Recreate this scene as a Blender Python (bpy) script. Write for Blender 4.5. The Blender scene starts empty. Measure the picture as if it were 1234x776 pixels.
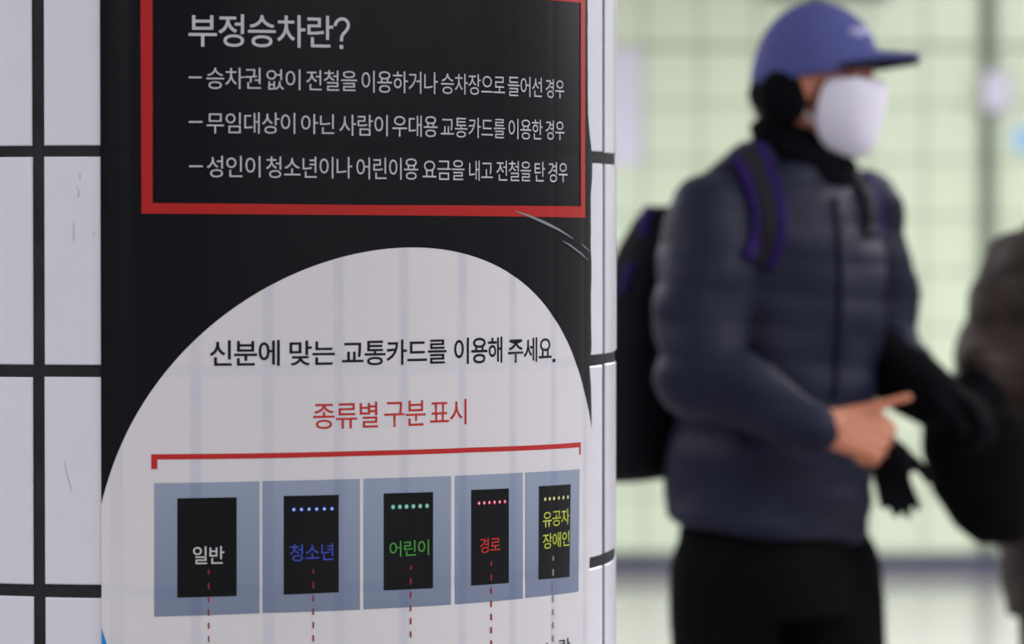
import bpy, bmesh, math, random
from mathutils import Vector, Matrix, noise
from mathutils.bvhtree import BVHTree
random.seed(7)
sc = bpy.context.scene
COL = sc.collection

# ---------------------------------------------------------------- camera
F_PX = 4476.7            # focal length in pixels of a 1234 px wide frame
EYE = 1.36
HORIZON = 274.5
PITCH = math.atan((388 - HORIZON) / F_PX)
cam_d = bpy.data.cameras.new('camera')
cam_d.sensor_width = 36.0
cam_d.lens = 36.0 * F_PX / 1234
cam_d.clip_start = 0.1
cam_d.clip_end = 100
cam_d.dof.use_dof = True
cam_d.dof.focus_distance = 3.95
cam_d.dof.aperture_fstop = 3.6
cam = bpy.data.objects.new('camera', cam_d)
COL.objects.link(cam)
cam.location = (0, 0, EYE)
cam.rotation_euler = (math.pi / 2 - PITCH, 0, 0)
sc.camera = cam

# ---------------------------------------------------------------- world, exposure
w = bpy.data.worlds.new('world')
sc.world = w
w.use_nodes = True
w.node_tree.nodes['Background'].inputs[0].default_value = (0.93, 0.94, 1.0, 1)
w.node_tree.nodes['Background'].inputs[1].default_value = 0.16
sc.view_settings.view_transform = 'Standard'
sc.view_settings.look = 'None'
sc.view_settings.gamma = 1
sc.view_settings.use_curve_mapping = False
sc.view_settings.exposure = 0.12

CEIL = 2.9
LAMP_Y = [-2.2, 0.6, 3.0, 5.6, 8.4, 11.2]
LAMP_X = [-2.6, 2.5, 6.2]
LAMP_POWER = 46.0

# ---------------------------------------------------------------- helpers
def srgb(r, g, b):
    def f(c):
        c /= 255.0
        return c / 12.92 if c <= 0.04045 else ((c + 0.055) / 1.055) ** 2.4
    return (f(r), f(g), f(b), 1)

def mat(name, col, rough=0.5, spec=0.5, var=0.0, vscale=8.0, bump=0.0, bscale=60.0, metal=0.0,
        sheen=0.0, sss=0.0, coat=0.0):
    m = bpy.data.materials.new(name)
    m.use_nodes = True
    nt = m.node_tree
    b = nt.nodes['Principled BSDF']
    b.inputs['Base Color'].default_value = col
    b.inputs['Roughness'].default_value = rough
    b.inputs['Specular IOR Level'].default_value = spec
    b.inputs['Metallic'].default_value = metal
    b.inputs['Sheen Weight'].default_value = sheen
    b.inputs['Subsurface Weight'].default_value = sss
    b.inputs['Subsurface Scale'].default_value = 0.01
    b.inputs['Coat Weight'].default_value = coat
    tc = nt.nodes.new('ShaderNodeTexCoord')
    if var > 0:
        n = nt.nodes.new('ShaderNodeTexNoise')
        n.inputs['Scale'].default_value = vscale
        n.inputs['Detail'].default_value = 4
        nt.links.new(tc.outputs['Object'], n.inputs['Vector'])
        r = nt.nodes.new('ShaderNodeMapRange')
        r.inputs['From Min'].default_value = 0.3
        r.inputs['From Max'].default_value = 0.7
        r.inputs['To Min'].default_value = 1 - var
        r.inputs['To Max'].default_value = 1 + var
        nt.links.new(n.outputs['Fac'], r.inputs['Value'])
        h = nt.nodes.new('ShaderNodeHueSaturation')
        h.inputs['Color'].default_value = col
        nt.links.new(r.outputs['Result'], h.inputs['Value'])
        nt.links.new(h.outputs['Color'], b.inputs['Base Color'])
    if bump > 0:
        n2 = nt.nodes.new('ShaderNodeTexNoise')
        n2.inputs['Scale'].default_value = bscale
        n2.inputs['Detail'].default_value = 3
        nt.links.new(tc.outputs['Object'], n2.inputs['Vector'])
        bp = nt.nodes.new('ShaderNodeBump')
        bp.inputs['Strength'].default_value = bump
        bp.inputs['Distance'].default_value = 0.002
        nt.links.new(n2.outputs['Fac'], bp.inputs['Height'])
        nt.links.new(bp.outputs['Normal'], b.inputs['Normal'])
    return m

def mesh_obj(name, verts, faces, m, parent=None, smooth=False):
    """verts in world space; a parent with a pure translation is compensated"""
    me = bpy.data.meshes.new(name)
    off = Vector((0, 0, 0))
    p = parent
    while p:
        off += p.location
        p = p.parent
    me.from_pydata([tuple(Vector(v) - off) for v in verts], [], faces)
    me.materials.append(m)
    if smooth:
        for p in me.polygons:
            p.use_smooth = True
    o = bpy.data.objects.new(name, me)
    COL.objects.link(o)
    if parent:
        o.parent = parent
    return o

def thing(name, label, cat, loc=(0, 0, 0), group=None):
    o = bpy.data.objects.new(name, None)
    o.empty_display_size = 0.1
    COL.objects.link(o)
    o.location = loc
    o['label'] = label
    o['category'] = cat
    if group:
        o['group'] = group
    return o

def tag(o, label=None, cat=None, group=None, kind=None):
    if label: o['label'] = label
    if cat: o['category'] = cat
    if group: o['group'] = group
    if kind: o['kind'] = kind
    return o

def box_geo(x0, x1, y0, y1, z0, z1, b=0.0):
    """box with a chamfer on the edges of its -y face (the face seen by people in front)"""
    if b <= 0:
        v = [(x, y, z) for x in (x0, x1) for y in (y0, y1) for z in (z0, z1)]
        f = [(0, 1, 3, 2), (4, 6, 7, 5), (0, 4, 5, 1), (2, 3, 7, 6), (0, 2, 6, 4), (1, 5, 7, 3)]
        return v, f
    v = [(x0 + b, y0, z0 + b), (x1 - b, y0, z0 + b), (x1 - b, y0, z1 - b), (x0 + b, y0, z1 - b),
         (x0, y0 + b, z0), (x1, y0 + b, z0), (x1, y0 + b, z1), (x0, y0 + b, z1),
         (x0, y1, z0), (x1, y1, z0), (x1, y1, z1), (x0, y1, z1)]
    f = [(0, 1, 2, 3), (0, 4, 5, 1), (1, 5, 6, 2), (2, 6, 7, 3), (3, 7, 4, 0),
         (4, 8, 9, 5), (5, 9, 10, 6), (6, 10, 11, 7), (7, 11, 8, 4), (8, 11, 10, 9)]
    return v, f

# ---------------------------------------------------------------- materials
M_floor = mat('pale_granite_floor', srgb(172, 169, 167), rough=0.14, spec=0.6, var=0.05, vscale=30)
M_grout_green = mat('wall_grout', srgb(140, 150, 130), rough=0.9, var=0.1)
M_green = mat('glazed_green_tile', srgb(216, 226, 201), rough=0.22, spec=0.5, var=0.015, vscale=1.3)
M_ceil = mat('ceiling_panel_white', srgb(214, 214, 212), rough=0.8, bump=0.1)
M_dark_base = mat('dark_blue_base', srgb(58, 58, 88), rough=0.4, var=0.08)
M_tile = mat('white_glazed_tile', srgb(212, 209, 222), rough=0.25, spec=0.45, var=0.012, vscale=5, bump=0.02, bscale=25)
M_grout = mat('charcoal_grout', srgb(39, 38, 42), rough=0.85, spec=0.2, var=0.25, vscale=25, bump=0.5, bscale=200)
M_lamp = mat('lamp_housing_white', srgb(220, 220, 220), rough=0.4)
M_diff = bpy.data.materials.new('lamp_diffuser')
M_diff.use_nodes = True
_b = M_diff.node_tree.nodes['Principled BSDF']
_b.inputs['Emission Color'].default_value = (0.96, 0.98, 1, 1)
_b.inputs['Emission Strength'].default_value = 3.0

# ---------------------------------------------------------------- room shell
v, f = box_geo(-7, 9, -4, 15.3, -0.1, 0)
tag(mesh_obj('floor', v, f, M_floor), kind='structure')
v, f = box_geo(-7, 9, -4, 15.3, CEIL, CEIL + 0.1)
tag(mesh_obj('ceiling', v, f, M_ceil), kind='structure')
WALL_Y = 14.8
wall = bpy.data.objects.new('wall_back', None)
COL.objects.link(wall)
wall.location = (0, WALL_Y, 0)
wall['kind'] = 'structure'
v, f = box_geo(-7, 9, WALL_Y + 0.008, WALL_Y + 0.3, 0, CEIL)
mesh_obj('wall_backing', v, f, M_grout_green, wall)
TP = 0.2235                     # green tile pitch
BASE_H = 0.05
JX = 0.747 + TP * 0             # a vertical joint (x), found beside the column
JZ = 2.079                      # a horizontal joint (the wider one)
def green_tile_geo(x0, x1, z0, z1):
    return box_geo(x0, x1, WALL_Y, WALL_Y + 0.009, z0, z1, 0.002)
gj = 0.008
tw = TP - gj
v, f = box_geo(-tw / 2, tw / 2, 0, 0.009, -tw / 2, tw / 2, 0.002)
green_me = bpy.data.meshes.new('tile')
green_me.from_pydata(v, [], f)
green_me.materials.append(M_green)
rest_v, rest_f = [], []
ncol0 = int(math.floor((-6.9 - JX) / TP))
for i in range(ncol0, int((8.9 - JX) / TP)):
    xc = JX + (i + 0.5) * TP
    for j in range(-11, 5):
        zc = JZ + (j + 0.5) * TP + (0.006 if j >= 0 else -0.003)
        if zc - tw / 2 > CEIL - 0.02 or zc + tw / 2 < BASE_H + 0.02:
            continue
        if zc + tw / 2 > CEIL:                    # the cut row under the ceiling
            n = len(rest_v)
            vv, ff = green_tile_geo(xc - tw / 2, xc + tw / 2, zc - tw / 2, CEIL - 0.004)
            rest_v += vv
            rest_f += [tuple(a + n for a in q) for q in ff]
            continue
        if zc - tw / 2 < BASE_H + 0.004:          # the cut row above the baseboard
            n = len(rest_v)
            vv, ff = green_tile_geo(xc - tw / 2, xc + tw / 2, BASE_H + 0.004, zc + tw / 2)
            rest_v += vv
            rest_f += [tuple(a + n for a in q) for q in ff]
            continue
        near = -7 <= i - 1 <= 15 and j < 3
        if near:
            o = bpy.data.objects.new('tile', green_me)
            COL.objects.link(o)
            o.parent = wall
            o.location = (xc, random.uniform(-0.0008, 0.0004), zc)
        else:
            n = len(rest_v)
            vv, ff = green_tile_geo(xc - tw / 2, xc + tw / 2, zc - tw / 2, zc + tw / 2)
            rest_v += vv
            rest_f += [tuple(a + n for a in q) for q in ff]
o = mesh_obj('outer_tiles', rest_v, rest_f, M_green, wall)
o['kind'] = 'stuff'
v, f = box_geo(-7, 9, WALL_Y - 0.012, WALL_Y + 0.009, 0, BASE_H, 0.003)
tag(mesh_obj('baseboard_back', v, f, M_dark_base), kind='structure')

v, f = box_geo(-7, 9, WALL_Y - 0.95, WALL_Y - 0.012, 0.0, 0.002)  # mauve-grey band on the floor along the foot of the wall
tag(mesh_obj('trim_1', v, f, mat('mauve_grey_floor_band', srgb(108, 103, 118), rough=0.3, var=0.08, vscale=20)), kind='structure')
# ceiling lamps: housing, diffuser and the light they give
lamp_v, lamp_f = box_geo(-0.62, 0.62, -0.12, 0.12, -0.05, 0)
diff_v, diff_f = box_geo(-0.60, 0.60, -0.10, 0.10, -0.058, -0.05)
lamp_me = bpy.data.meshes.new('housing'); lamp_me.from_pydata(lamp_v, [], lamp_f); lamp_me.materials.append(M_lamp)
diff_me = bpy.data.meshes.new('diffuser'); diff_me.from_pydata(diff_v, [], diff_f); diff_me.materials.append(M_diff)
for yi, ly in enumerate(LAMP_Y):
    for lx in LAMP_X:
        t = thing('ceiling_light', 'long white ceiling light above the concourse, outside the picture', 'light',
                  (lx, ly, CEIL), 'ceiling lights above the concourse')
        for nm, me in (('housing', lamp_me), ('diffuser', diff_me)):
            c = bpy.data.objects.new(nm, me); COL.objects.link(c); c.parent = t
        ld = bpy.data.lights.new('lamp_light', 'AREA')
        ld.shape = 'RECTANGLE'; ld.size = 1.2; ld.size_y = 0.2
        ld.energy = LAMP_POWER * (2.9 if ly > 10 else 2.0 if ly > 7 else 1.0)   # extra power added to the far rows to brighten the back wall
        ld.color = (0.97, 0.98, 1.0)
        lo = bpy.data.objects.new('lamp_light', ld); COL.objects.link(lo)
        lo.parent = t
        lo.location = (0, 0, -0.062)

# ---------------------------------------------------------------- column
CX, CY, CR = -0.379252, 4.3, 0.5
T0 = 0.11016
NT = 42
DT = 2 * math.pi / NT
ROWP = 0.2257                      # vertical pitch of the tiles
ROW0 = EYE + 0.0784                # a horizontal joint
JW = 0.0125                        # joint width
SHIFT = -0.0265                    # tiles left of the seam are set a little over
column = thing('column', 'round station column clad in upright white glazed tiles with dark joints', 'column', (CX, CY, 0))
bm = bmesh.new()
bmesh.ops.create_cone(bm, cap_ends=True, segments=168, radius1=CR - 0.002, radius2=CR - 0.002, depth=CEIL)
bmesh.ops.translate(bm, verts=bm.verts, vec=(0, 0, CEIL / 2))
me = bpy.data.meshes.new('core'); bm.to_mesh(me); bm.free()
me.materials.append(M_grout)
o = bpy.data.objects.new('core', me); COL.objects.link(o); o.parent = column

def tile_geo(half_ang, h, bev=0.0012, seg=4):
    V, Fc = [], []
    ri, ro = CR - 0.006, CR
    ba = bev / CR
    def pt(r, a, z): return (r * math.sin(a), -r * math.cos(a), z)
    for k in range(seg + 1):         # outer face
        a = -half_ang + ba + (2 * half_ang - 2 * ba) * k / seg
        V += [pt(ro, a, -h / 2 + bev), pt(ro, a, h / 2 - bev)]
    for k in range(seg):
        Fc.append((2 * k, 2 * k + 2, 2 * k + 3, 2 * k + 1))
    n = len(V)
    for k in range(seg + 1):         # rim of the chamfer
        a = -half_ang + 2 * half_ang * k / seg
        V += [pt(ro - bev, a, -h / 2), pt(ro - bev, a, h / 2)]
    m2 = len(V)
    for k in range(seg + 1):
        a = -half_ang + 2 * half_ang * k / seg
        V += [pt(ri, a, -h / 2), pt(ri, a, h / 2)]
    for k in range(seg):
        Fc.append((2 * k, n + 2 * k, n + 2 * k + 2, 2 * k + 2))
        Fc.append((2 * k + 1, 2 * k + 3, n + 2 * k + 3, n + 2 * k + 1))
        Fc.append((n + 2 * k, m2 + 2 * k, m2 + 2 * k + 2, n + 2 * k + 2))
        Fc.append((n + 2 * k + 1, n + 2 * k + 3, m2 + 2 * k + 3, m2 + 2 * k + 1))
    e = 2 * seg
    Fc += [(0, 1, n + 1, n), (e, n + e, n + e + 1, e + 1), (n, n + 1, m2 + 1, m2), (n + e, m2 + e, m2 + e + 1, n + e + 1)]
    return V, Fc
HT = ROWP - JW
def tile_mesh(half, h):
    V, Fc = tile_geo(half, h)
    me = bpy.data.meshes.new('tile'); me.from_pydata(V, [], Fc); me.materials.append(M_tile)
    return me
reg_me = tile_mesh((DT - JW / CR) / 2, HT)
# the cut tile beside the seam: from joint px 46 to the poster's left edge
cutA0 = T0 - 2 * DT + SHIFT + JW / CR / 2 - 0.0005
cutA1 = -0.0915 + 0.0185
rows = [k for k in range(-7, 8) if ROW0 + k * ROWP > 0.0 or k == -6]
rv, rf = [], []
for k in range(-8, 8):
    z0 = ROW0 + k * ROWP + JW / 2
    z1 = z0 + HT
    z0c, z1c = max(z0, 0.0), min(z1, CEIL)
    if z1c - z0c < 0.02:
        continue
    for i in range(NT):
        ii = i - 14
        a = T0 + (ii + 0.5) * DT
        half = (DT - JW / CR) / 2
        if ii < -2:
            a += SHIFT
        if ii == -2:
            a, half = None, None
        if a is None:
            a0 = T0 - 2 * DT + SHIFT + JW / CR / 2
            a1 = cutA1
            a, half = (a0 + a1) / 2, (a1 - a0) / 2
        full = abs((z1c - z0c) - HT) < 1e-6
        one = (-3 <= k <= 1) and full
        jit = random.uniform(-0.0004, 0.0003)
        if one:
            me = reg_me if ii != -2 else tile_mesh(half, HT)
            o = bpy.data.objects.new('tile', me); COL.objects.link(o); o.parent = column
            o.location = (jit * math.sin(a), -jit * math.cos(a), (z0 + z1) / 2 + random.uniform(-0.0006, 0.0006))
            o.rotation_euler = (0, 0, a + random.uniform(-0.0008, 0.0008))
        else:
            V, Fc = tile_geo(half, z1c - z0c)
            R = Matrix.Rotation(a, 4, 'Z')
            n = len(rv)
            for p in V:
                q = R @ Vector(p)
                rv.append((q.x + CX, q.y + CY, q.z + (z0c + z1c) / 2))
            rf += [tuple(x + n for x in q) for q in Fc]
o = mesh_obj('outer_tiles', rv, rf, M_tile, column); o['kind'] = 'stuff'

# ---------------------------------------------------------------- the poster
def P(px, py, r=CR + 0.0015):
    """pixel of the photograph -> (arc length u, height z) on the column"""
    a, b = (px - 617) / F_PX, -(py - 388) / F_PX
    d = Vector((a, math.cos(PITCH) + b * math.sin(PITCH), -math.sin(PITCH) + b * math.cos(PITCH)))
    ox, oy = -CX, -CY
    A = d.x * d.x + d.y * d.y
    B = 2 * (ox * d.x + oy * d.y)
    C = ox * ox + oy * oy - r * r
    disc = max(B * B - 4 * A * C, 0)
    t = (-B - math.sqrt(disc)) / (2 * A)
    x, y, z = t * d.x, t * d.y, EYE + t * d.z
    return CR * math.atan2(x - CX, CY - y), z

def ss(x):
    x = max(0, min(1, x)); return x * x * (3 - 2 * x)
def relief(u, z):
    d = 0.0
    k = round((u / CR - T0) / DT)
    uj = (T0 + k * DT) * CR
    if k >= 0:
        d += 0.00035 * math.exp(-((u - uj) / 0.0048) ** 2)
    kz = round((z - ROW0) / ROWP)
    d += 0.00025 * math.exp(-((z - ROW0 - kz * ROWP) / 0.005) ** 2)
    s0, s1 = U_L + 0.0045, U_L + 0.0245       # the wide open joint under the left edge
    if u < s1 + 0.004:
        d += 0.0011 * ss((u - s0 + 0.004) / 0.006) * ss((s1 + 0.003 - u) / 0.006)
    d += 0.0002 * noise.noise(Vector((u * 9, z * 4, 0)))
    return d
U_L = P(121.5, 400)[0]
def wrap(u, z, off):
    r = CR + 0.0015 + off - relief(u, z)
    a = u / CR
    return (CX + r * math.sin(a), CY - r * math.cos(a), z)

def print_mat(name, col, rough=0.34, col2=None, show=0.0, zr=None):
    """printed vinyl; `show` is how far the tile grid under the sheet shows through"""
    m = bpy.data.materials.new(name); m.use_nodes = True
    nt = m.node_tree; b = nt.nodes['Principled BSDF']
    b.inputs['Roughness'].default_value = rough
    b.inputs['Specular IOR Level'].default_value = 0.2
    b.inputs['Base Color'].default_value = col
    uv = nt.nodes.new('ShaderNodeUVMap'); uv.uv_map = 'sheet'
    sep = nt.nodes.new('ShaderNodeSeparateXYZ'); nt.links.new(uv.outputs[0], sep.inputs[0])
    out = None
    def math_n(op, a, b_=None, c=None):
        n = nt.nodes.new('ShaderNodeMath'); n.operation = op
        for i, x in enumerate((a, b_, c)):
            if x is None: continue
            if isinstance(x, (int, float)): n.inputs[i].default_value = x
            else: nt.links.new(x, n.inputs[i])
        return n.outputs[0]
    color_out = None
    if col2 is not None:
        mr = nt.nodes.new('ShaderNodeMapRange')
        mr.inputs['From Min'].default_value = zr[0]; mr.inputs['From Max'].default_value = zr[1]
        nt.links.new(sep.outputs['Y'], mr.inputs['Value'])
        mx = nt.nodes.new('ShaderNodeMixRGB'); mx.inputs[1].default_value = col2; mx.inputs[2].default_value = col
        nt.links.new(mr.outputs[0], mx.inputs[0]); color_out = mx.outputs[0]
    if show > 0:
        def band(sock, start, pitch, halfw, soft):
            t = math_n('SUBTRACT', sock, start - pitch / 2)
            t = math_n('MODULO', math_n('ADD', t, pitch * 40), pitch)
            t = math_n('ABSOLUTE', math_n('SUBTRACT', t, pitch / 2))
            mr = nt.nodes.new('ShaderNodeMapRange'); mr.interpolation_type = 'SMOOTHSTEP'
            mr.inputs['From Min'].default_value = halfw + soft; mr.inputs['From Max'].default_value = halfw - soft
            nt.links.new(t, mr.inputs['Value'])
            return mr.outputs[0]
        bu = band(sep.outputs['X'], T0 * CR, DT * CR, 0.0058, 0.0035)
        bz = band(sep.outputs['Y'], ROW0, ROWP, 0.0065, 0.003)
        gate = math_n('GREATER_THAN', sep.outputs['X'], T0 * CR - 0.02)
        bu = math_n('MULTIPLY', bu, gate)
        fl = math_n('MULTIPLY', math_n('GREATER_THAN', sep.outputs['X'], U_L + 0.008), math_n('LESS_THAN', sep.outputs['X'], U_L + 0.0225))
        bu = math_n('MAXIMUM', bu, math_n('MULTIPLY', fl, 0.55))
        n = nt.nodes.new('ShaderNodeTexNoise'); n.inputs['Scale'].default_value = 14; n.inputs['Detail'].default_value = 3
        nt.links.new(uv.outputs[0], n.inputs['Vector'])
        amt = math_n('MULTIPLY', math_n('MAXIMUM', bu, math_n('MULTIPLY', bz, 0.45)), math_n('MULTIPLY', n.outputs['Fac'], show * 2))
        mx = nt.nodes.new('ShaderNodeMixRGB'); mx.blend_type = 'MULTIPLY'
        if color_out is not None: nt.links.new(color_out, mx.inputs[1])
        else: mx.inputs[1].default_value = col
        mx.inputs[2].default_value = (0.62, 0.66, 0.86, 1)
        nt.links.new(amt, mx.inputs[0]); color_out = mx.outputs[0]
    if color_out is not None:
        nt.links.new(color_out, b.inputs['Base Color'])
    return m

M_black = print_mat('black_print', srgb(15, 14, 20), rough=0.3)
M_white = print_mat('white_print', srgb(209, 205, 210), rough=0.36, show=0.3)
M_red = print_mat('red_print', srgb(168, 38, 36), rough=0.34)
M_redtxt = print_mat('red_lettering_print', srgb(180, 46, 46), rough=0.34)
M_grey_t = print_mat('light_grey_print', srgb(184, 183, 190), rough=0.36)
M_ink = print_mat('ink_print', srgb(22, 22, 32), rough=0.36)
M_blue = print_mat('blue_print', srgb(30, 130, 205), rough=0.36)
M_crease_hi = mat('crease_highlight', srgb(120, 120, 126), rough=0.5)  # pale grey paints the highlight along the lifted creases
M_dash = print_mat('dash_print', srgb(145, 44, 54), rough=0.36)
M_dash2 = print_mat('faded_dash_print', srgb(150, 130, 140), rough=0.36)

poster_z = 0.70
_u, _z = wrap(0.28, poster_z, 0)[0:2], 0
poster = thing('poster', 'black poster with white circle and Korean lettering wrapped around the tiled column', 'poster',
               (wrap(0.2895, 1, 0)[0], wrap(0.2895, 1, 0)[1], poster_z))

class Print2D:
    """flat shapes in (u, z), cut fine and wrapped round the column"""
    def __init__(s): s.bm = bmesh.new()
    def poly(s, pts):
        vs = [s.bm.verts.new((u, z, 0)) for u, z in pts]
        return s.bm.faces.new(vs)
    def quad_px(s, a, b, c, d): return s.poly([P(*a), P(*b), P(*c), P(*d)])
    def ellipse(s, u, z, ru, rz, n=14):
        s.poly([(u + ru * math.cos(2 * math.pi * k / n), z + rz * math.sin(2 * math.pi * k / n)) for k in range(n)])
    def add_mesh(s, me, fn):
        n = {}
        for v in me.vertices: n[v.index] = s.bm.verts.new((*fn(v.co.x, v.co.y), 0))
        for p in me.polygons:
            try: s.bm.faces.new([n[i] for i in p.vertices])
            except ValueError: pass
    def build(s, name, m, parent, off, step=0.005, stepz=0.0, label=None):
        bm = s.bm
        us = [v.co.x for v in bm.verts]; zs = [v.co.y for v in bm.verts]
        k = math.floor(min(us) / step) + 1
        while k * step < max(us):
            bmesh.ops.bisect_plane(bm, geom=bm.verts[:] + bm.edges[:] + bm.faces[:], plane_co=(k * step, 0, 0), plane_no=(1, 0, 0), dist=1e-7)
            k += 1
        if stepz:
            k = math.floor(min(zs) / stepz) + 1
            while k * stepz < max(zs):
                bmesh.ops.bisect_plane(bm, geom=bm.verts[:] + bm.edges[:] + bm.faces[:], plane_co=(0, k * stepz, 0), plane_no=(0, 1, 0), dist=1e-7)
                k += 1
        bmesh.ops.triangulate(bm, faces=[f for f in bm.faces if len(f.verts) > 4])
        bmesh.ops.recalc_face_normals(bm, faces=bm.faces)
        lay = bm.loops.layers.uv.new('sheet')
        for f in bm.faces:
            if f.normal.z < 0: f.normal_flip()
            f.smooth = True
            for l in f.loops: l[lay].uv = (l.vert.co.x, l.vert.co.y)
        o = Vector(); p = parent
        while p: o += p.location; p = p.parent
        for v in bm.verts: v.co = Vector(wrap(v.co.x, v.co.y, off)) - o
        me = bpy.data.meshes.new(name); bm.to_mesh(me); bm.free()
        me.materials.append(m)
        ob = bpy.data.objects.new(name, me); COL.objects.link(ob); ob.parent = parent
        if label: ob['label'] = label
        return ob

# right edge of the sheet, torn and uneven
EDGE = [(-200, 708), (100, 708.5), (140, 709), (165, 711), (188, 714), (210, 713.8), (235, 712), (300, 712), (330, 713), (360, 712),
        (400, 712.5), (420, 713), (433, 711), (446, 710.8), (470, 712.5), (500, 713), (540, 713), (580, 712), (620, 711), (700, 710), (776, 708.7), (1500, 708)]
EDGEU = sorted([(P(x, y)[1], P(x, y)[0]) for y, x in EDGE])
def u_right(z):
    if z <= EDGEU[0][0]: return EDGEU[0][1]
    for (z0, u0), (z1, u1) in zip(EDGEU, EDGEU[1:]):
        if z <= z1:
            t = (z - z0) / (z1 - z0)
            return u0 + (u1 - u0) * t + 0.0012 * noise.noise(Vector((z * 60, 3, 0)))
    return EDGEU[-1][1]
POST_T = P(300, -70)[1]
POST_B = poster_z
def strip(zb, zt, fnL, fnR, dz=0.006, du=0.005):
    """sheet between two edges u=fnL(z) and u=fnR(z)"""
    V, UV, Fc = [], [], []
    nz = max(1, int((zt - zb) / dz))
    nu = int((0.66 - U_L) / du)
    for j in range(nz + 1):
        z = zb + (zt - zb) * j / nz
        a, b = fnL(z), fnR(z)
        for i in range(nu + 1):
            u = a + (b - a) * i / nu
            V.append((u, z))
    for j in range(nz):
        for i in range(nu):
            q = j * (nu + 1) + i
            Fc.append((q, q + 1, q + nu + 2, q + nu + 1))
    return V, Fc
def sheet_obj(name, V, Fc, m, off, parent, label=None):
    me = bpy.data.meshes.new(name)
    o = Vector(); p = parent
    while p: o += p.location; p = p.parent
    me.from_pydata([Vector(wrap(u, z, off)) - o for u, z in V], [], Fc)
    lay = me.uv_layers.new(name='sheet')
    for l in me.loops: lay.data[l.index].uv = V[l.vertex_index]
    for p in me.polygons: p.use_smooth = True
    me.materials.append(m)
    ob = bpy.data.objects.new(name, me); COL.objects.link(ob); ob.parent = parent
    if label: ob['label'] = label
    return ob
V, Fc = strip(POST_B, POST_T, lambda z: U_L, u_right)
sh = sheet_obj('sheet', V, Fc, M_black, 0.0, poster, 'glossy black vinyl sheet with worn right edge')
# white circle, cut off by the edges of the sheet
UC, ZC, RC = 0.2895, EYE - 0.36025, 0.3397
V, Fc = [], []
rowsn = 260
ztop, zbot = ZC + RC - 1e-5, POST_B
for j in range(rowsn + 1):
    t = j / rowsn
    z = ztop - (ztop - zbot) * (t ** 1.6)
    hw = math.sqrt(max(RC * RC - (z - ZC) ** 2, 1e-10))
    a, b = max(UC - hw, U_L), min(UC + hw, u_right(z))
    for i in range(121):
        V.append((a + (b - a) * i / 120, z))
for j in range(rowsn):
    for i in range(120):
        q = j * 121 + i
        Fc.append((q + 1, q, q + 121, q + 122))
sheet_obj('white_circle', V, Fc, M_white, 0.0003, poster, 'large white printed circle')
OFF = 0.0006
p = Print2D()
p.poly([(U_L, P(122, 757)[1]), (U_L, POST_B), (P(150, 860)[0], POST_B), P(128.5, 776)])
p.build('blue_corner', M_blue, poster, OFF, label='blue printed corner shape')
# red frame
p = Print2D()
p.quad_px((169.3, -17), (184, -17), (184, 244.6), (170.5, 244.6))
p.poly([P(170.5, 244.6), P(184, 244.6), P(440, 247), P(699.3, 248.6), P(705, 248.6), P(705, 262.3), P(440, 259.2), P(170.5, 257.4)])
p.quad_px((699.3, 3.5), (705, 3.0), (705, 248.6), (699.3, 248.6))
p.poly([(P(169.3, -17)[0], P(169.3, -17)[1] + 0.0095), (P(169.3, -17)[0], P(169.3, -17)[1]), P(440, -8.5), P(699.3, 3.5), P(705, 3.8),
        (P(705, 3.8)[0], P(705, 3.8)[1] + 0.0095)][::-1])
p.build('red_frame', M_red, poster, OFF, label='red printed frame')

# lettering
_cache = {}
def glyphs(s, bold):
    key = (s, bold)
    if key in _cache: return _cache[key]
    cu = bpy.data.curves.new('t', 'FONT'); cu.body = s; cu.size = 1.0; cu.offset = bold; cu.resolution_u = 4
    cu.space_character = 0.92
    ob = bpy.data.objects.new('t', cu); COL.objects.link(ob)
    bpy.context.view_layer.update()
    me = bpy.data.meshes.new_from_object(ob.evaluated_get(bpy.context.evaluated_depsgraph_get()))
    bpy.data.objects.remove(ob); bpy.data.curves.remove(cu)
    _cache[key] = me
    return me
def word(pr, s, x0, x1, y0, y1, bold=0.0):
    me = glyphs(s, bold)
    xs = [v.co.x for v in me.vertices]; ys = [v.co.y for v in me.vertices]
    a, b, c, d = min(xs), max(xs), min(ys), max(ys)
    xm = (x0 + x1) / 2
    # slope of horizontal rings across the word is part of y0..y1: take it out
    ua, ub = P(x0, (y0 + y1) / 2)[0], P(x1, (y0 + y1) / 2)[0]
    zt, zb = P(xm, y0)[1], P(xm, y1)[1]
    dzw = abs(P(x0, (y0 + y1) / 2)[1] - P(x1, (y0 + y1) / 2)[1]) * 0.5
    zt -= dzw * 0.5; zb += dzw * 0.5
    pr.add_mesh(me, lambda X, Y: (ua + (X - a) / (b - a) * (ub - ua), zb + (Y - c) / (d - c) * (zt - zb)))
def line(name, words, m, bold=0.0, parent=None, off=OFF, dash=None, label=None, step=0.006):
    pr = Print2D()
    for wd in words: word(pr, *wd, bold=bold)
    if dash:
        x0, x1, y = dash
        pr.quad_px((x0, y - 1), (x1, y - 1), (x1, y + 1.1), (x0, y + 1.1))
    return pr.build(name, m, parent or poster, off, step=step, label=label)
line('lettering', [('부정승차란', 227.2, 401.5, 17, 57.5)], M_grey_t, 0.008, label='large pale heading')
QM = [(403.5, 31.4), (404.6, 27.5), (407, 24.6), (410, 23.0), (413, 22.7), (416.2, 23.8), (418.8, 26.6), (419.6, 30), (419, 33.6), (416.8, 37.2), (413.6, 40.6), (411.7, 44), (411.2, 49.7)]
pr = Print2D()
lq, rq = [], []
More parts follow.
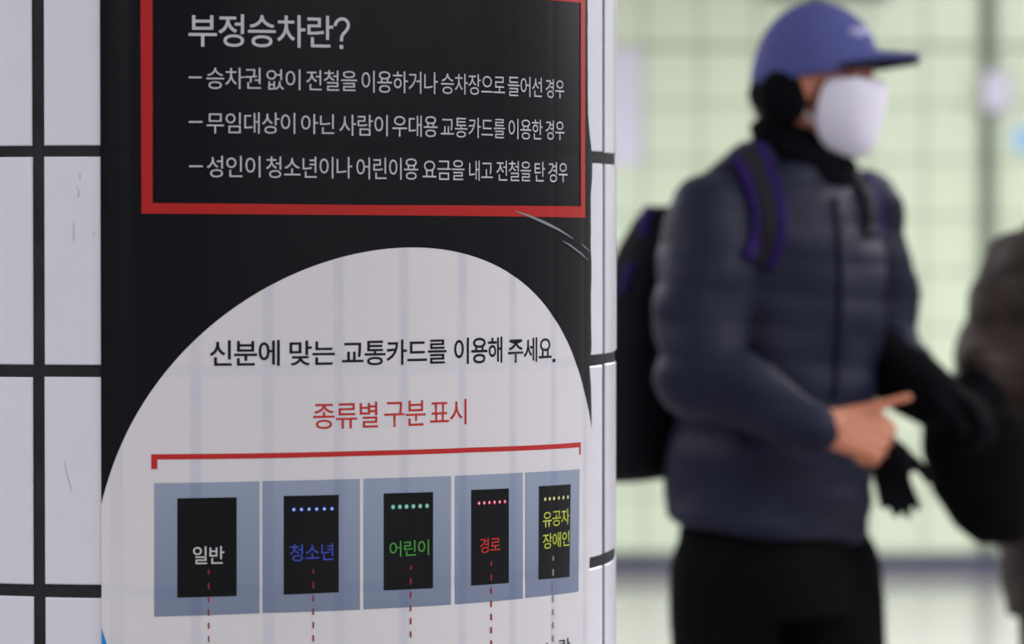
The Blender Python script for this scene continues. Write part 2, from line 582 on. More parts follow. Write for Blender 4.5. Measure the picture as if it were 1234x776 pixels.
for k_, (x, y) in enumerate(QM):
    a_, b_ = QM[max(k_ - 1, 0)], QM[min(k_ + 1, len(QM) - 1)]
    tx, ty = b_[0] - a_[0], b_[1] - a_[1]; l_ = math.hypot(tx, ty)
    lq.append((x - ty / l_ * 1.9, y + tx / l_ * 1.9)); rq.append((x + ty / l_ * 1.9, y - tx / l_ * 1.9))
for k_ in range(len(QM) - 1):
    pr.quad_px(lq[k_], lq[k_ + 1], rq[k_ + 1], rq[k_])
pr.quad_px((409, 58.9), (413.4, 58.9), (413.4, 54.2), (409, 54.2))
bmesh.ops.remove_doubles(pr.bm, verts=pr.bm.verts, dist=1e-6)
pr.build('lettering', M_grey_t, poster, OFF, label='pale question mark')
line('lettering', [('승차권', 248.5, 314.4, 81.3, 107.5), ('없이', 321, 361.9, 83.4, 108.6), ('전철을', 368.9, 429.9, 84.4, 109.6),
                   ('이용하거나', 435.5, 527, 85.3, 112.9), ('승차장으로', 531, 608, 88.6, 114.9), ('들어선', 611.5, 652.4, 91.9, 117.2),
                   ('경우', 656.8, 679.3, 95.2, 118.8)], M_grey_t, 0.0, dash=(227.4, 243.1, 93.2), label='first pale line of the list')
line('lettering', [('무임대상이', 248.9, 355.7, 135.4, 161.2), ('아닌', 362.7, 402.7, 137.4, 161.8), ('사람이', 408.7, 467, 138.2, 164),
                   ('우대용', 472.5, 527, 138.9, 165.2), ('교통카드를', 531, 608, 141.2, 166.6), ('이용한', 612.4, 653, 143.3, 168.5),
                   ('경우', 656.8, 679.3, 145, 168.9)], M_grey_t, 0.0, dash=(227.4, 243.9, 146.9), label='second pale line of the list')
line('lettering', [('성인이', 249.3, 313.8, 187.9, 213.9), ('청소년이나', 320.6, 424.1, 188.6, 214.9), ('어린이용', 429.3, 503.8, 189.9, 216.6),
                   ('요금을', 509, 559.4, 192.5, 217), ('내고', 564.9, 593.3, 193.4, 217.9), ('전철을', 597.7, 639.3, 193.6, 218.4),
                   ('탄', 643.7, 656.1, 194.7, 218.8), ('경우', 660, 683.3, 195.2, 219.9)], M_grey_t, 0.0, dash=(227.8, 244.3, 200.3),
     label='third pale line of the list')
line('lettering', [('신분에', 252.7, 337.1, 409.7, 441.4), ('맞는', 348.7, 403.4, 410.1, 440.7), ('교통카드를', 412, 537.7, 408.6, 440.4),
                   ('이용해', 547, 605, 406, 438.5), ('주세요', 611.9, 664.5, 406, 436.8)], M_ink, 0.012, label='black lettering on the white circle')
pr = Print2D(); pr.quad_px((665.8, 432.4), (669.3, 432.2), (669.3, 436.4), (665.8, 436.6)); pr.build('full_stop', M_ink, poster, OFF)
line('lettering', [('종류별', 377.2, 455.4, 484.3, 516.8), ('구분', 462.8, 512.6, 482.5, 514.5), ('표시', 517.7, 561.8, 480.9, 512.7)], M_redtxt, 0.004,
     label='red lettering on the white circle')
line('lettering', [('노란', 655.6, 686.8, 769.5, 791)], M_ink, 0.01, label='black lettering cut by the picture edge')
# red bracket
p = Print2D()
p.poly([P(182.2, 565.2), P(182.2, 547.2), P(440, 543.2), P(570, 539.2), P(699.4, 532.9), P(699.4, 547.9), P(697.6, 548), P(697.6, 538.9), P(570, 545.0), P(440, 549.2),
        P(189.6, 553.6), P(189.6, 565.1)][::-1])
p.build('bracket', M_redtxt, poster, OFF, label='red printed bracket')

# five card reader panels
def rz(y0, y1): return (P(400, y1)[1], P(400, y0)[1])
M_panel = print_mat('panel_gradient_print', srgb(142, 152, 173), rough=0.36, col2=srgb(118, 128, 152), zr=rz(580, 740), show=0.34)
M_screen = print_mat('screen_print', srgb(13, 13, 18), rough=0.36)
panels = [
    # panel corners TL TR BR BL; screen corners; dots (x0,x1,y0,y1,rx,ry,colour,core); captions; dash x
    ((186, 582.2), (312.6, 580), (312.6, 738.8), (186, 742.8), (213.7, 600.4), (285.1, 599.1), (285.1, 718), (213.7, 720), None,
     [('일반', 232.6, 270.2, 658, 679.7)], srgb(188, 190, 192), 251.4, 686.5, 'grey panel with the white caption'),
    ((316.2, 579.6), (433.5, 577), (433.5, 734.6), (316.2, 738.6), (341.7, 597.6), (408, 596.2), (408, 713.6), (341.7, 716.4),
     (353.7, 399.6, 613.9, 612.9, 2.5, srgb(70, 100, 220), srgb(215, 225, 250)), [('청소년', 348.7, 401.6, 654.6, 676.3)], srgb(58, 74, 168), 377.2, 685.5,
     'grey panel with the blue caption'),
    ((437.9, 576.8), (543.1, 573.4), (543.1, 728.6), (437.9, 734.2), (462, 594.5), (521.3, 592.9), (521.3, 708.7), (462, 711.4),
     (473.1, 513.8, 610.9, 609.5, 3.0, srgb(95, 170, 150), srgb(165, 208, 194)), [('어린이', 468.7, 516.3, 650.5, 670.8)], srgb(70, 142, 60), 494.4, 681,
     'grey panel with the green caption'),
    ((547.8, 573.2), (629.6, 569.4), (629.6, 721.2), (547.8, 728.2), (567.2, 590.3), (612.6, 588.4), (612.6, 702.3), (567.2, 705.6),
     (576.4, 607.6, 606.3, 604.3, 2.4, srgb(225, 80, 115), srgb(250, 200, 215)), [('경로', 577, 602, 646.9, 666.3)], srgb(184, 52, 46), 591.2, 676,
     'grey panel with the red caption'),
    ((632.6, 569.4), (698, 565.2), (696.6, 712.8), (632.6, 720.4), (648.8, 585.9), (686.9, 583.4), (685.6, 695), (648.2, 698.4),
     (656, 683.3, 601.5, 599, 2.4, srgb(200, 200, 110), srgb(240, 238, 190)),
     [('유공자', 653, 685, 613.7, 634.8), ('장애인', 653, 685, 640.2, 661)], srgb(176, 184, 66), 665.8, 670, 'grey panel with the yellow caption')]
for k, (a, b, c, d, sa, sb, sc_, sd, dots, caps, ccol, dx, dy, lab) in enumerate(panels):
    p = Print2D(); p.quad_px(d, c, b, a)
    pan = p.build('card_panel', M_panel, poster, OFF, label=lab)
    p = Print2D(); p.quad_px(sd, sc_, sb, sa)
    p.build('screen', M_screen, pan, 0.0009)
    if dots:
        x0, x1, y0, y1, r, cg, cc = dots
        for nm, rr, colr, of in (('indicator_dots', 1.0, cg, 0.0011), ('dot_centres', 0.58, cc, 0.0013)):
            p = Print2D()
            for q in range(6):
                x, y = x0 + (x1 - x0) * q / 5, y0 + (y1 - y0) * q / 5
                u, z = P(x, y)
                rz_ = r * 3.8 / F_PX * rr
                p.ellipse(u, z, rz_ * 1.0, rz_)
            p.build(nm, print_mat('dot_print', colr), pan, of, step=0.01)
    mc = print_mat('caption_print', ccol)
    line('caption', caps, mc, 0.006, parent=pan, off=0.0012)
    p = Print2D()
    q = 0
    while dy + q * 15.9 < 1000:
        y = dy + q * 15.9
        for_h = 5.5 if q == 0 else 7.6
        p.quad_px((dx - 0.9, y + for_h), (dx + 0.9, y + for_h), (dx + 0.9, y), (dx - 0.9, y))
        q += 1
    p.build('dashed_line', M_dash if k < 4 else M_dash2, poster, 0.0012, label='red dashed line' if k < 4 else 'faded grey dashed line')
# creases where the sheet lifts at its right edge
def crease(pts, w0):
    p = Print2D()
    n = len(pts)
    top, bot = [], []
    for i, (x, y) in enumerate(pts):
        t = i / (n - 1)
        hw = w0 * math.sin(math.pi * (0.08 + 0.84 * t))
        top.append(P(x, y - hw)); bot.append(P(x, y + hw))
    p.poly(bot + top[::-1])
    p.build('crease', M_crease_hi, poster, 0.0011, label='lifted crease with its highlight painted pale')
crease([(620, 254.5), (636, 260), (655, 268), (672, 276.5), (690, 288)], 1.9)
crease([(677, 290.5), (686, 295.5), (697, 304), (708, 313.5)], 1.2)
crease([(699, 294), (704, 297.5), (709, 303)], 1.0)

# scuffs on the glazed tiles
M_mark = mat('grey_scuff_mark', srgb(182, 178, 190), rough=0.4)
for pts in ([(95.5, 209), (96.3, 216)], [(92, 224), (94.6, 229), (93.6, 238)], [(88, 268), (88.6, 290)], [(77, 556), (80, 570), (86, 592)], [(104, 649), (107, 650.5)],
            [(21, 465), (23, 466.5)], [(112, 280), (113, 284)]):
    p = Print2D(); lo_ = []; hi_ = []
    for x, y in pts:
        lo_.append(P(x - 0.7, y)); hi_.append(P(x + 0.7, y + 0.3))
    p.poly(lo_ + hi_[::-1])
    p.build('scuff', M_mark, column, -0.0011, label='thin grey scuff on the white glaze')

# ---------------------------------------------------------------- things on the far wall
def WP(px, py, y=WALL_Y):     # spot on the far wall seen at a pixel
    a, b = (px - 617) / F_PX, -(py - 388) / F_PX
    d = Vector((a, math.cos(PITCH) + b * math.sin(PITCH), -math.sin(PITCH) + b * math.cos(PITCH)))
    t = y / d.y
    return t * d.x, EYE + t * d.z
M_paper = mat('pale_notice_paper', srgb(216, 212, 230), rough=0.5, var=0.03)
M_pipe = mat('grey_green_conduit', srgb(120, 130, 118), rough=0.5, var=0.1)
M_boxw = mat('pale_box_plastic', srgb(208, 202, 222), rough=0.4)
M_signblue = mat('light_blue_sign', srgb(150, 195, 235), rough=0.4)
M_darkbox = mat('dark_grey_panel', srgb(70, 76, 66), rough=0.5)
x1, zt = WP(774, 57); x0, zb = WP(700, 200)
v, f = box_geo(x0, x1, WALL_Y - 0.006, WALL_Y - 0.001, zb, zt, 0.001)
tag(mesh_obj('notice', v, f, M_paper), 'plain pale lavender notice on the green tiled wall beside the column', 'notice')
xc, _ = WP(1191, 200)
bm = bmesh.new()
bmesh.ops.create_cone(bm, cap_ends=True, segments=20, radius1=0.027, radius2=0.027, depth=CEIL - 0.08)
me = bpy.data.meshes.new('pipe'); bm.to_mesh(me); bm.free(); me.materials.append(M_pipe)
conduit = thing('conduit', 'grey upright conduit with a pale junction box on the green tiled wall', 'pipe', (xc, WALL_Y - 0.03, 0.08))
o = bpy.data.objects.new('pipe', me); COL.objects.link(o); o.parent = conduit; o.location = (0, 0, (CEIL - 0.08) / 2)
a0, z1 = WP(1181, 87); a1, z0 = WP(1214, 135)
v, f = box_geo(a0, a1, WALL_Y - 0.1, WALL_Y - 0.03, z0, z1, 0.008)
mesh_obj('junction_box', v, f, M_boxw, conduit)
sx, sz = WP(1236, 168)
bm = bmesh.new()
bmesh.ops.create_cone(bm, cap_ends=True, segments=32, radius1=0.055, radius2=0.052, depth=0.012)
me = bpy.data.meshes.new('round_sign'); bm.to_mesh(me); bm.free(); me.materials.append(M_signblue)
o = bpy.data.objects.new('round_sign', me); COL.objects.link(o)
o.location = (sx, WALL_Y - 0.008, sz); o.rotation_euler = (math.pi / 2, 0, 0)
tag(o, 'small light blue round sign on the wall at the right edge', 'sign')
a0, z0 = WP(925, -2); a1, z1 = WP(1068, -60)
v, f = box_geo(a0, a1, WALL_Y - 0.08, WALL_Y - 0.001, z0, z1, 0.006)
tag(mesh_obj('wall_box', v, f, M_darkbox), 'dark grey box high on the green wall above the blue cap', 'box')

# ---------------------------------------------------------------- soft bodies
def basis(z):
    z = z.normalized()
    t = Vector((0, 0, 1)) if abs(z.z) < 0.9 else Vector((1, 0, 0))
    x = t.cross(z).normalized()
    return x, z.cross(x), z
class Blob:
    def __init__(s): s.V, s.F = [], []
    def rings(s, rings):
        """closed surface through rings of equal length plus end points"""
        n = len(rings[0]); b = len(s.V)
        for r in rings: s.V += [Vector(q) for q in r]
        for k in range(len(rings) - 1):
            for i in range(n):
                j = (i + 1) % n
                s.F.append((b + k * n + i, b + k * n + j, b + (k + 1) * n + j, b + (k + 1) * n + i))
        s.F.append(tuple(b + i for i in range(n))[::-1])
        s.F.append(tuple(b + (len(rings) - 1) * n + i for i in range(n)))
    def cap(s, p0, r0, p1, r1, n=16):
        p0, p1 = Vector(p0), Vector(p1)
        x, y, z = basis(p1 - p0)
        R = []
        for k in range(1, 6):
            a = math.pi / 2 * k / 5
            R.append((p0 - z * r0 * math.cos(a), r0 * math.sin(a)))
        for k in range(0, 5):
            a = math.pi / 2 * k / 5
            R.append((p1 + z * r1 * math.sin(a), r1 * math.cos(a)))
        s.rings([[c + (x * math.cos(2 * math.pi * i / n) + y * math.sin(2 * math.pi * i / n)) * r for i in range(n)] for c, r in R])
    def chain(s, pts):
        for (p0, r0), (p1, r1) in zip(pts, pts[1:]): s.cap(p0, r0, p1, r1)
    def ell(s, c, r, ax=None, n=20):
        c = Vector(c)
        X, Y, Z = ax or (Vector((1, 0, 0)), Vector((0, 1, 0)), Vector((0, 0, 1)))
        m = 12
        s.rings([[c + X * r[0] * math.sin(a) * math.cos(2 * math.pi * i / n) + Y * r[1] * math.sin(a) * math.sin(2 * math.pi * i / n) - Z * r[2] * math.cos(a)
                  for i in range(n)] for a in [math.pi * (k + 0.35) / (m + 0.7) for k in range(m + 1)]])
    def loft(s, rs, X, Y, e=2.3, n=32):
        """rs: (centre, half along X, half along Y)"""
        R = []
        for c, a, b in rs:
            ring = []
            for i in range(n):
                t = 2 * math.pi * i / n
                ct, st = math.cos(t), math.sin(t)
                ring.append(Vector(c) + X * a * math.copysign(abs(ct) ** (2 / e), ct) + Y * b * math.copysign(abs(st) ** (2 / e), st))
            R.append(ring)
        s.rings(R)
    def build(s, name, m, parent, voxel=0.006, smooth=4, disp=None, label=None):
        me = bpy.data.meshes.new(name); me.from_pydata([tuple(v) for v in s.V], [], s.F)
        bm = bmesh.new(); bm.from_mesh(me); bmesh.ops.recalc_face_normals(bm, faces=bm.faces); bm.to_mesh(me); bm.free()
        o = bpy.data.objects.new(name, me); COL.objects.link(o)
        r = o.modifiers.new('r', 'REMESH'); r.mode = 'VOXEL'; r.voxel_size = voxel; r.use_smooth_shade = True
        if smooth:
            q = o.modifiers.new('s', 'SMOOTH'); q.iterations = smooth; q.factor = 0.5
        bpy.context.view_layer.update()
        dg = bpy.context.evaluated_depsgraph_get()
        new = bpy.data.meshes.new_from_object(o.evaluated_get(dg))
        bpy.data.objects.remove(o); bpy.data.meshes.remove(me)
        new.name = name
        if disp:
            ns = [v.normal.copy() for v in new.vertices]
            for v, nn in zip(new.vertices, ns): v.co += nn * disp(v.co)
        s.bvh = BVHTree.FromPolygons([v.co.copy() for v in new.vertices], [tuple(p.vertices) for p in new.polygons])
        off = Vector(); p = parent
        while p: off += p.location; p = p.parent
        new.transform(Matrix.Translation(-off))
        for pl in new.polygons: pl.use_smooth = True
        new.materials.clear(); new.materials.append(m)
        o = bpy.data.objects.new(name, new); COL.objects.link(o); o.parent = parent
        if label: o['label'] = label
        return o

def hand(B, W, d, n, sdir, k=1.0, curl=(1.2, 1.4, 1.0), fingers=(0, 1, 2, 3), thumb=None, spread=0.0, fat=1.0, tr=1.0):
    """W wrist, d towards the fingers, n the side the palm faces, sdir towards the thumb"""
    d, n, sdir = Vector(d).normalized(), Vector(n), Vector(sdir)
    n = (n - d * n.dot(d)).normalized()
    s0 = d.cross(n); sdir = s0 if s0.dot(sdir) > 0 else -s0
    offs = (0.031, 0.0105, -0.0105, -0.029)
    lens = (0.070, 0.078, 0.072, 0.056)
    kn = (0.086, 0.090, 0.086, 0.078)
    for i in range(4):
        o = offs[i] * k
        K = W + d * kn[i] * k + sdir * o
        B.cap(W + sdir * o * 0.55 + d * 0.005, 0.016 * k * fat, K, 0.0115 * k * fat)
        dd = (d + sdir * spread * offs[i] / 0.03).normalized()
        p, r = K, 0.0100 * k * fat
        c = curl if not isinstance(curl[0], (tuple, list)) else curl[i]
        ang = 0
        for j, fr in enumerate((0.45, 0.31, 0.24)):
            ang += c[j]
            q = p + (dd * math.cos(ang) + n * math.sin(ang)) * lens[i] * fr * k
            r2 = r * 0.93
            B.cap(p, r, q, r2); p, r = q, r2
    T0_ = W + d * 0.022 * k + sdir * 0.026 * k + n * 0.006
    tp = thumb or [(sdir * 0.6 + d * 0.75 + n * 0.25).normalized() * 0.04, (sdir * 0.3 + d * 0.9 + n * 0.25).normalized() * 0.032,
                   (sdir * 0.1 + d + n * 0.3).normalized() * 0.024]
    p, r = T0_, 0.015 * k * fat
    B.cap(W, 0.016 * k, T0_, r)
    for t in tp:
        q = p + t * k; r2 = max(r * 0.86 * tr, 0.0095 * k * tr); B.cap(p, r, q, r2); p, r = q, r2

def head(B, O, f, up, k=1.0):
    f = f.normalized(); r = f.cross(up).normalized(); up = r.cross(f)
    def L(x, y, z): return O + (f * x + r * y + up * z) * k
    ax = (f, r, up)
    B.ell(L(-0.012, 0, 0.030), (0.098 * k, 0.076 * k, 0.092 * k), ax)
    B.ell(L(0.030, 0, -0.030), (0.064 * k, 0.062 * k, 0.085 * k), ax)
    B.ell(L(0.036, 0, -0.085), (0.050 * k, 0.050 * k, 0.034 * k), ax)
    B.ell(L(0.068, 0, -0.098), (0.017 * k, 0.020 * k, 0.016 * k), ax)
    B.cap(L(0.090, 0, 0.006), 0.008 * k, L(0.101, 0, -0.030), 0.011 * k)
    for s in (-1, 1):
        B.ell(L(0.098, s * 0.012, -0.034), (0.010 * k, 0.008 * k, 0.007 * k), ax)
        B.cap(L(0.084, s * 0.018, 0.022), 0.010 * k, L(0.070, s * 0.045, 0.018), 0.010 * k)
        B.ell(L(0.055, s * 0.040, -0.032), (0.032 * k, 0.024 * k, 0.028 * k), ax)
        B.ell(L(-0.006, s * 0.078, -0.012), (0.018 * k, 0.007 * k, 0.031 * k), ax)
        B.cap(L(0.090, s * 0.019, -0.064), 0.006 * k, L(0.095, 0, -0.063), 0.007 * k)
        B.cap(L(0.088, s * 0.017, -0.074), 0.006 * k, L(0.093, 0, -0.075), 0.008 * k)
    return L

def eyes(L, k, parent, iris_m, white_m):
    for s in (-1, 1):
        b = Blob(); b.ell(L(0.0725, s * 0.032, 0.002), (0.0115 * k,) * 3)
        e = mesh_obj('eye', b.V, b.F, white_m, parent, True)
        b = Blob(); b.ell(L(0.0805, s * 0.0325, 0.002), (0.0050 * k,) * 3)
        mesh_obj('iris', b.V, b.F, iris_m, e, True)

def grid_shell(name, rows_, m, parent, thick=0.002, label=None, close=False):
    nu = len(rows_[0]); V = [v for r in rows_ for v in r]; Fc = []
    for j in range(len(rows_) - 1):
        for i in range(nu - (0 if close else 1)):
            i2 = (i + 1) % nu
            Fc.append((j * nu + i, j * nu + i2, (j + 1) * nu + i2, (j + 1) * nu + i))
    o = mesh_obj(name, V, Fc, m, parent, True)
    bm = bmesh.new(); bm.from_mesh(o.data); bmesh.ops.recalc_face_normals(bm, faces=bm.faces); bm.to_mesh(o.data); bm.free()
    sd = o.modifiers.new('solid', 'SOLIDIFY'); sd.thickness = thick; sd.offset = 0
    if label: o['label'] = label
    return o

M_skin = mat('skin', srgb(180, 112, 84), rough=0.5, var=0.05, vscale=20, sss=0.15)
M_eye = mat('eye_white', srgb(225, 220, 215), rough=0.2)
M_iris = mat('iris_brown', srgb(50, 32, 22), rough=0.2)
M_navy = mat('navy_padded_nylon', srgb(22, 24, 44), rough=0.6, spec=0.17, var=0.12, vscale=7, bump=0.3, bscale=40)
M_blackcloth = mat('black_knit', srgb(9, 10, 14), rough=0.95, spec=0.06, bump=0.4, bscale=200)
M_trouser = mat('black_trouser_cloth', srgb(11, 11, 13), rough=0.95, spec=0.05, var=0.1)
M_cap = mat('blue_cap_cotton', srgb(76, 80, 134), rough=0.85, spec=0.15, var=0.06, bump=0.2, bscale=150)
M_brim_edge = mat('brim_underside', srgb(9, 9, 16), rough=0.8, spec=0.2)
M_emblem = mat('pale_lilac_thread', srgb(175, 170, 215), rough=0.7)
M_mask = mat('white_mask_fabric', srgb(212, 207, 223), rough=0.85, spec=0.2, bump=0.15)
M_purple = mat('purple_webbing', srgb(36, 18, 74), rough=0.8, spec=0.1)
M_strap = mat('charcoal_webbing', srgb(29, 29, 35), rough=0.9, spec=0.15)
M_pack = mat('dark_pack_nylon', srgb(19, 19, 25), rough=0.8, spec=0.12, var=0.1)
M_shoe = mat('black_shoe_leather', srgb(20, 20, 22), rough=0.4)
M_brown = mat('brown_padded_coat', srgb(44, 33, 31), rough=0.6, spec=0.2, var=0.12, vscale=9, bump=0.3, bscale=40)
M_bag = mat('black_bag_cloth', srgb(13, 12, 11), rough=0.95, spec=0.05, var=0.15)
M_hair = mat('black_hair', srgb(22, 19, 18), rough=0.6, bump=0.5, bscale=250)
M_zip = mat('grey_zip', srgb(18, 20, 36), rough=0.7, spec=0.1)

# ---------------------------------------------------------------- the man in the blue cap
D1 = F_PX / 720.0
def M(px, py, d=0.0, D=D1):
    Y = D + d
    return Vector(((px - 617) / F_PX * Y, Y, EYE - (py - HORIZON) / F_PX * Y))
S = 1 / 720.0
UP = Vector((0, 0, 1))
yaw = math.radians(38)
fw = Vector((math.cos(yaw), -math.sin(yaw), 0))       # his chest faces right and a little to the camera
rt = Vector((-math.sin(yaw), -math.cos(yaw), 0))      # his right
man = thing('person', 'man in blue cap, white mask and navy padded jacket walking with a backpack', 'person', (M(930, 600).x, D1, 0))
hyaw = math.radians(20)
hf = Vector((math.cos(hyaw), -math.sin(hyaw), -0.03))
HO = M(985, 98)
NECK = M(958, 185)
r_sh, r_el, r_wr = M(853, 257, -0.15), M(841, 452, -0.24), M(1000, 516, -0.30)
l_sh, l_el, l_wr = M(1040, 252, 0.15), M(1074, 412, 0.16), M(1118, 462, -0.02)
hipR, hipL = M(880, 690, -0.04), M(985, 690, 0.06)
kneeR, kneeL = M(868, 930, -0.09), M(1010, 925, 0.04)
ankR, ankL = M(862, 1195, -0.02), M(1020, 1195, 0.06)
for a in (ankR, ankL): a.z = 0.09
B = Blob()
L = head(B, HO, hf, UP)
B.chain([(L(-0.03, 0, -0.06), 0.052), (NECK, 0.056), (M(948, 230), 0.06)])
B.loft([(M(950, 200), 0.07, 0.055), (M(948, 228), 0.15, 0.075), (M(946, 270), 0.175, 0.095), (M(942, 350), 0.16, 0.105), (M(934, 460), 0.145, 0.1),
        (M(930, 560), 0.15, 0.105), (M(930, 650), 0.155, 0.11), (M(932, 700), 0.13, 0.1)], rt, fw)
for sh, el, wr in ((r_sh, r_el, r_wr), (l_sh, l_el, l_wr)):
    B.chain([(sh, 0.052), (el, 0.042), (wr, 0.028)])
for h, kn, an in ((hipR, kneeR, ankR), (hipL, kneeL, ankL)):
    B.chain([(h, 0.082), (kn, 0.055), (an, 0.040)])
    B.cap(an + Vector((0, 0, -0.05)), 0.032, an + fw * 0.14 + Vector((0, 0, -0.062)), 0.024)
# bare right hand closed round the glove, thumb pointing forward
RD = Vector((0.93, 0.10, -0.22)); RN = Vector((-0.1, 0.9, -0.35))
hand(B, r_wr, RD, RN, UP, 1.0, curl=((0.9, 1.5, 1.1), (1.15, 1.5, 1.1), (1.25, 1.5, 1.1), (1.3, 1.5, 1.1)),
     thumb=[Vector((0.038, -0.004, 0.012)), Vector((0.034, 0.0, 0.012)), Vector((0.030, 0, 0.008))], fat=1.12, tr=0.78)
LD = Vector((0.80, -0.45, -0.40)); LN = Vector((-0.3, 0.1, -0.9))
hand(B, l_wr, LD, LN, Vector((-0.3, -0.9, 0.3)), 1.06, curl=(0.5, 0.7, 0.5), fat=0.75, tr=0.6)
B.build('body', M_skin, man, voxel=0.004, smooth=3)
eyes(L, 1.0, man, M_iris, M_eye)
# short hair under the cap
H = Blob(); H.ell(L(-0.034, 0, 0.014), (0.070, 0.0775, 0.072), (hf.normalized(), hf.cross(UP).normalized(), UP))
H.ell(L(-0.062, 0, -0.035), (0.05, 0.066, 0.05), (hf.normalized(), hf.cross(UP).normalized(), UP))
H.build('hair', M_hair, man, voxel=0.005, smooth=2)
# cap
def Lp(x, y, z): return L(x, y, z)
rows_ = []
for j in range(15):
    a = math.pi / 2 * (1 - j / 14.0) * 0.995
    ring = []
    for i in range(48):
        t = 2 * math.pi * i / 48
        base = 0.002 + 0.018 * math.cos(t)         # the rim rises to the front
        h = 0.115 - (base if j == 14 else base * (j / 14.0) ** 2)
        z = 0.018 + 0.112 * math.sin(a) + (base - 0.016) * (j / 14.0) ** 2
        seam = 1 - 0.006 * math.exp(-((((t * 6 / (2 * math.pi)) % 1) - 0.5) / 0.05) ** 2)
        ra = math.cos(a) ** 0.92
        ring.append(Lp(-0.006 + 0.107 * ra * math.cos(t) * seam, 0.090 * ra * math.sin(t) * seam, z))
    rows_.append(ring)
capo = grid_shell('cap', rows_, M_cap, man, 0.003, 'blue cotton cap with a curved brim', close=True)
rows_ = []
for j in range(8):
    q = j / 7.0
    ring = []
    for i in range(21):
        t = -1 + 2 * i / 20.0
        ang = t * 1.12
        rr = 0.100 + 0.078 * q * math.cos(t * 1.35) ** 0.7 if abs(t) < 1 else 0.100
        x = -0.006 + rr * math.cos(ang) + 0.0
        y = 0.080 * math.sin(ang) * (1 + 0.05 * q)
        ring.append(Lp(x, y, 0.050 - 0.005 * q - 0.020 * t * t))
    rows_.append(ring)
br = grid_shell('brim', rows_, M_cap, capo, 0.007)
br2 = grid_shell('brim_lining', [[p_ - UP * 0.0085 for p_ in r] for r in rows_], M_brim_edge, capo, 0.010, 'dark underside of the brim')
b = Blob(); b.ell(L(-0.006, 0, 0.131), (0.008, 0.008, 0.004)); mesh_obj('button', b.V, b.F, M_cap, capo, True)
# pale emblem on the front of the cap, lying on the crown
EM = Blob()
for q in range(5):
    t = 0.20 + 0.10 * q
    a = 0.60 + 0.04 * math.sin(q * 1.6)
    ra = math.cos(a) ** 0.92
    EM.ell(L(-0.006 + 0.108 * ra * math.cos(t), 0.091 * ra * math.sin(t), 0.018 + 0.112 * math.sin(a)), (0.008, 0.008, 0.006))
mesh_obj('emblem', EM.V, EM.F, M_emblem, capo, True)
# ear warmer
E_ = Blob(); axh = (hf.normalized(), hf.cross(UP).normalized(), UP)
for s in (-1, 1):
    E_.ell(L(-0.038, s * 0.076, -0.031), (0.044, 0.025, 0.050), axh)
E_.ell(L(-0.070, 0, -0.025), (0.046, 0.080, 0.040), axh)
E_.build('ear_warmer', M_blackcloth, man, voxel=0.005, smooth=4)
# mask
rows_ = []
prof = [(0.0, 0.004, 0.108, 0.066, 0.036), (0.06, 0.0, 0.113, 0.069, 0.032), (0.2, -0.014, 0.118, 0.072, 0.026), (0.4, -0.036, 0.117, 0.0735, 0.020), (0.6, -0.060, 0.112, 0.072, 0.014),
        (0.78, -0.088, 0.106, 0.064, 0.016), (0.92, -0.112, 0.096, 0.046, 0.030), (1.0, -0.125, 0.082, 0.028, 0.038)]
for t, z, Fx, Wy, X0 in prof:
    ring = []
    for i in range(25):
        a = -math.pi / 2 + math.pi * i / 24
        c = math.cos(a)
        pleat = 0.0015 * math.sin(t * 28)
        ring.append(L(X0 + (Fx - X0 + pleat) * abs(c) ** 0.75, Wy * math.sin(a) * (1 + 0.03 * c), z))
    rows_.append(ring)
mk = grid_shell('face_mask', rows_, M_mask, man, 0.0025, 'white face mask')
sb = mk.modifiers.new('sub', 'SUBSURF'); sb.levels = 1; sb.render_levels = 1
for s in (-1, 1):
    lp = Blob(); lp.cap(L(0.012, s * 0.072, -0.012), 0.0015, L(-0.01, s * 0.083, 0.008), 0.0015, 8); lp.cap(L(0.012, s * 0.072, -0.07), 0.0015, L(-0.01, s * 0.083, -0.035), 0.0015, 8)
    mesh_obj('ear_loop', lp.V, lp.F, M_mask, mk, True)
# neck warmer
N_ = Blob()
N_.loft([(M(944, 152), 0.062, 0.052), (M(950, 166), 0.068, 0.064), (M(963, 184), 0.074, 0.078), (M(974, 202), 0.086, 0.082), (M(978, 222), 0.094, 0.070), (M(976, 236), 0.08, 0.05)],
        rt, fw, e=2.1)
N_.ell(M(934, 160, -0.01), (0.040, 0.055, 0.042))
def fold(p): return 0.003 * math.sin(p.z * 160 + p.x * 20)
N_.build('neck_warmer', M_blackcloth, man, voxel=0.006, smooth=3, disp=fold, label='black knitted neck warmer')
# jacket
J = Blob()
J.loft([(M(953, 196), 0.095, 0.075), (M(951, 212), 0.145, 0.088), (M(948, 232), 0.180, 0.108), (M(948, 262), 0.195, 0.125), (M(948, 310), 0.196, 0.137), (M(944, 400), 0.198, 0.145),
        (M(936, 500), 0.198, 0.150), (M(928, 590), 0.200, 0.150), (M(925, 636), 0.202, 0.150), (M(925, 650), 0.194, 0.143)], rt, fw, e=2.2, n=40)
J.chain([(r_sh + Vector((0.004, 0, 0.0)), 0.070), (r_sh * 0.5 + r_el * 0.5, 0.076), (r_el, 0.074)])
J.chain([(r_el, 0.072), (r_el * 0.45 + r_wr * 0.55, 0.055), (r_wr + Vector((-0.020, 0, 0.004)), 0.046)])
J.chain([(l_sh, 0.066), (l_sh * 0.5 + l_el * 0.5, 0.060), (l_el, 0.052), (l_el * 0.5 + l_wr * 0.5, 0.046)])
J.cap(M(905, 205, -0.05), 0.05, r_sh, 0.06)
J.cap(M(985, 210, 0.05), 0.05, l_sh, 0.055)
hz = M(925, 590).z
for v_ in J.V:                       # the hem drops towards his front
    if v_.z < hz + 0.06:
        v_.z += (M(985, 640).x - v_.x) * 0.14 * ss((hz + 0.06 - v_.z) / 0.10)
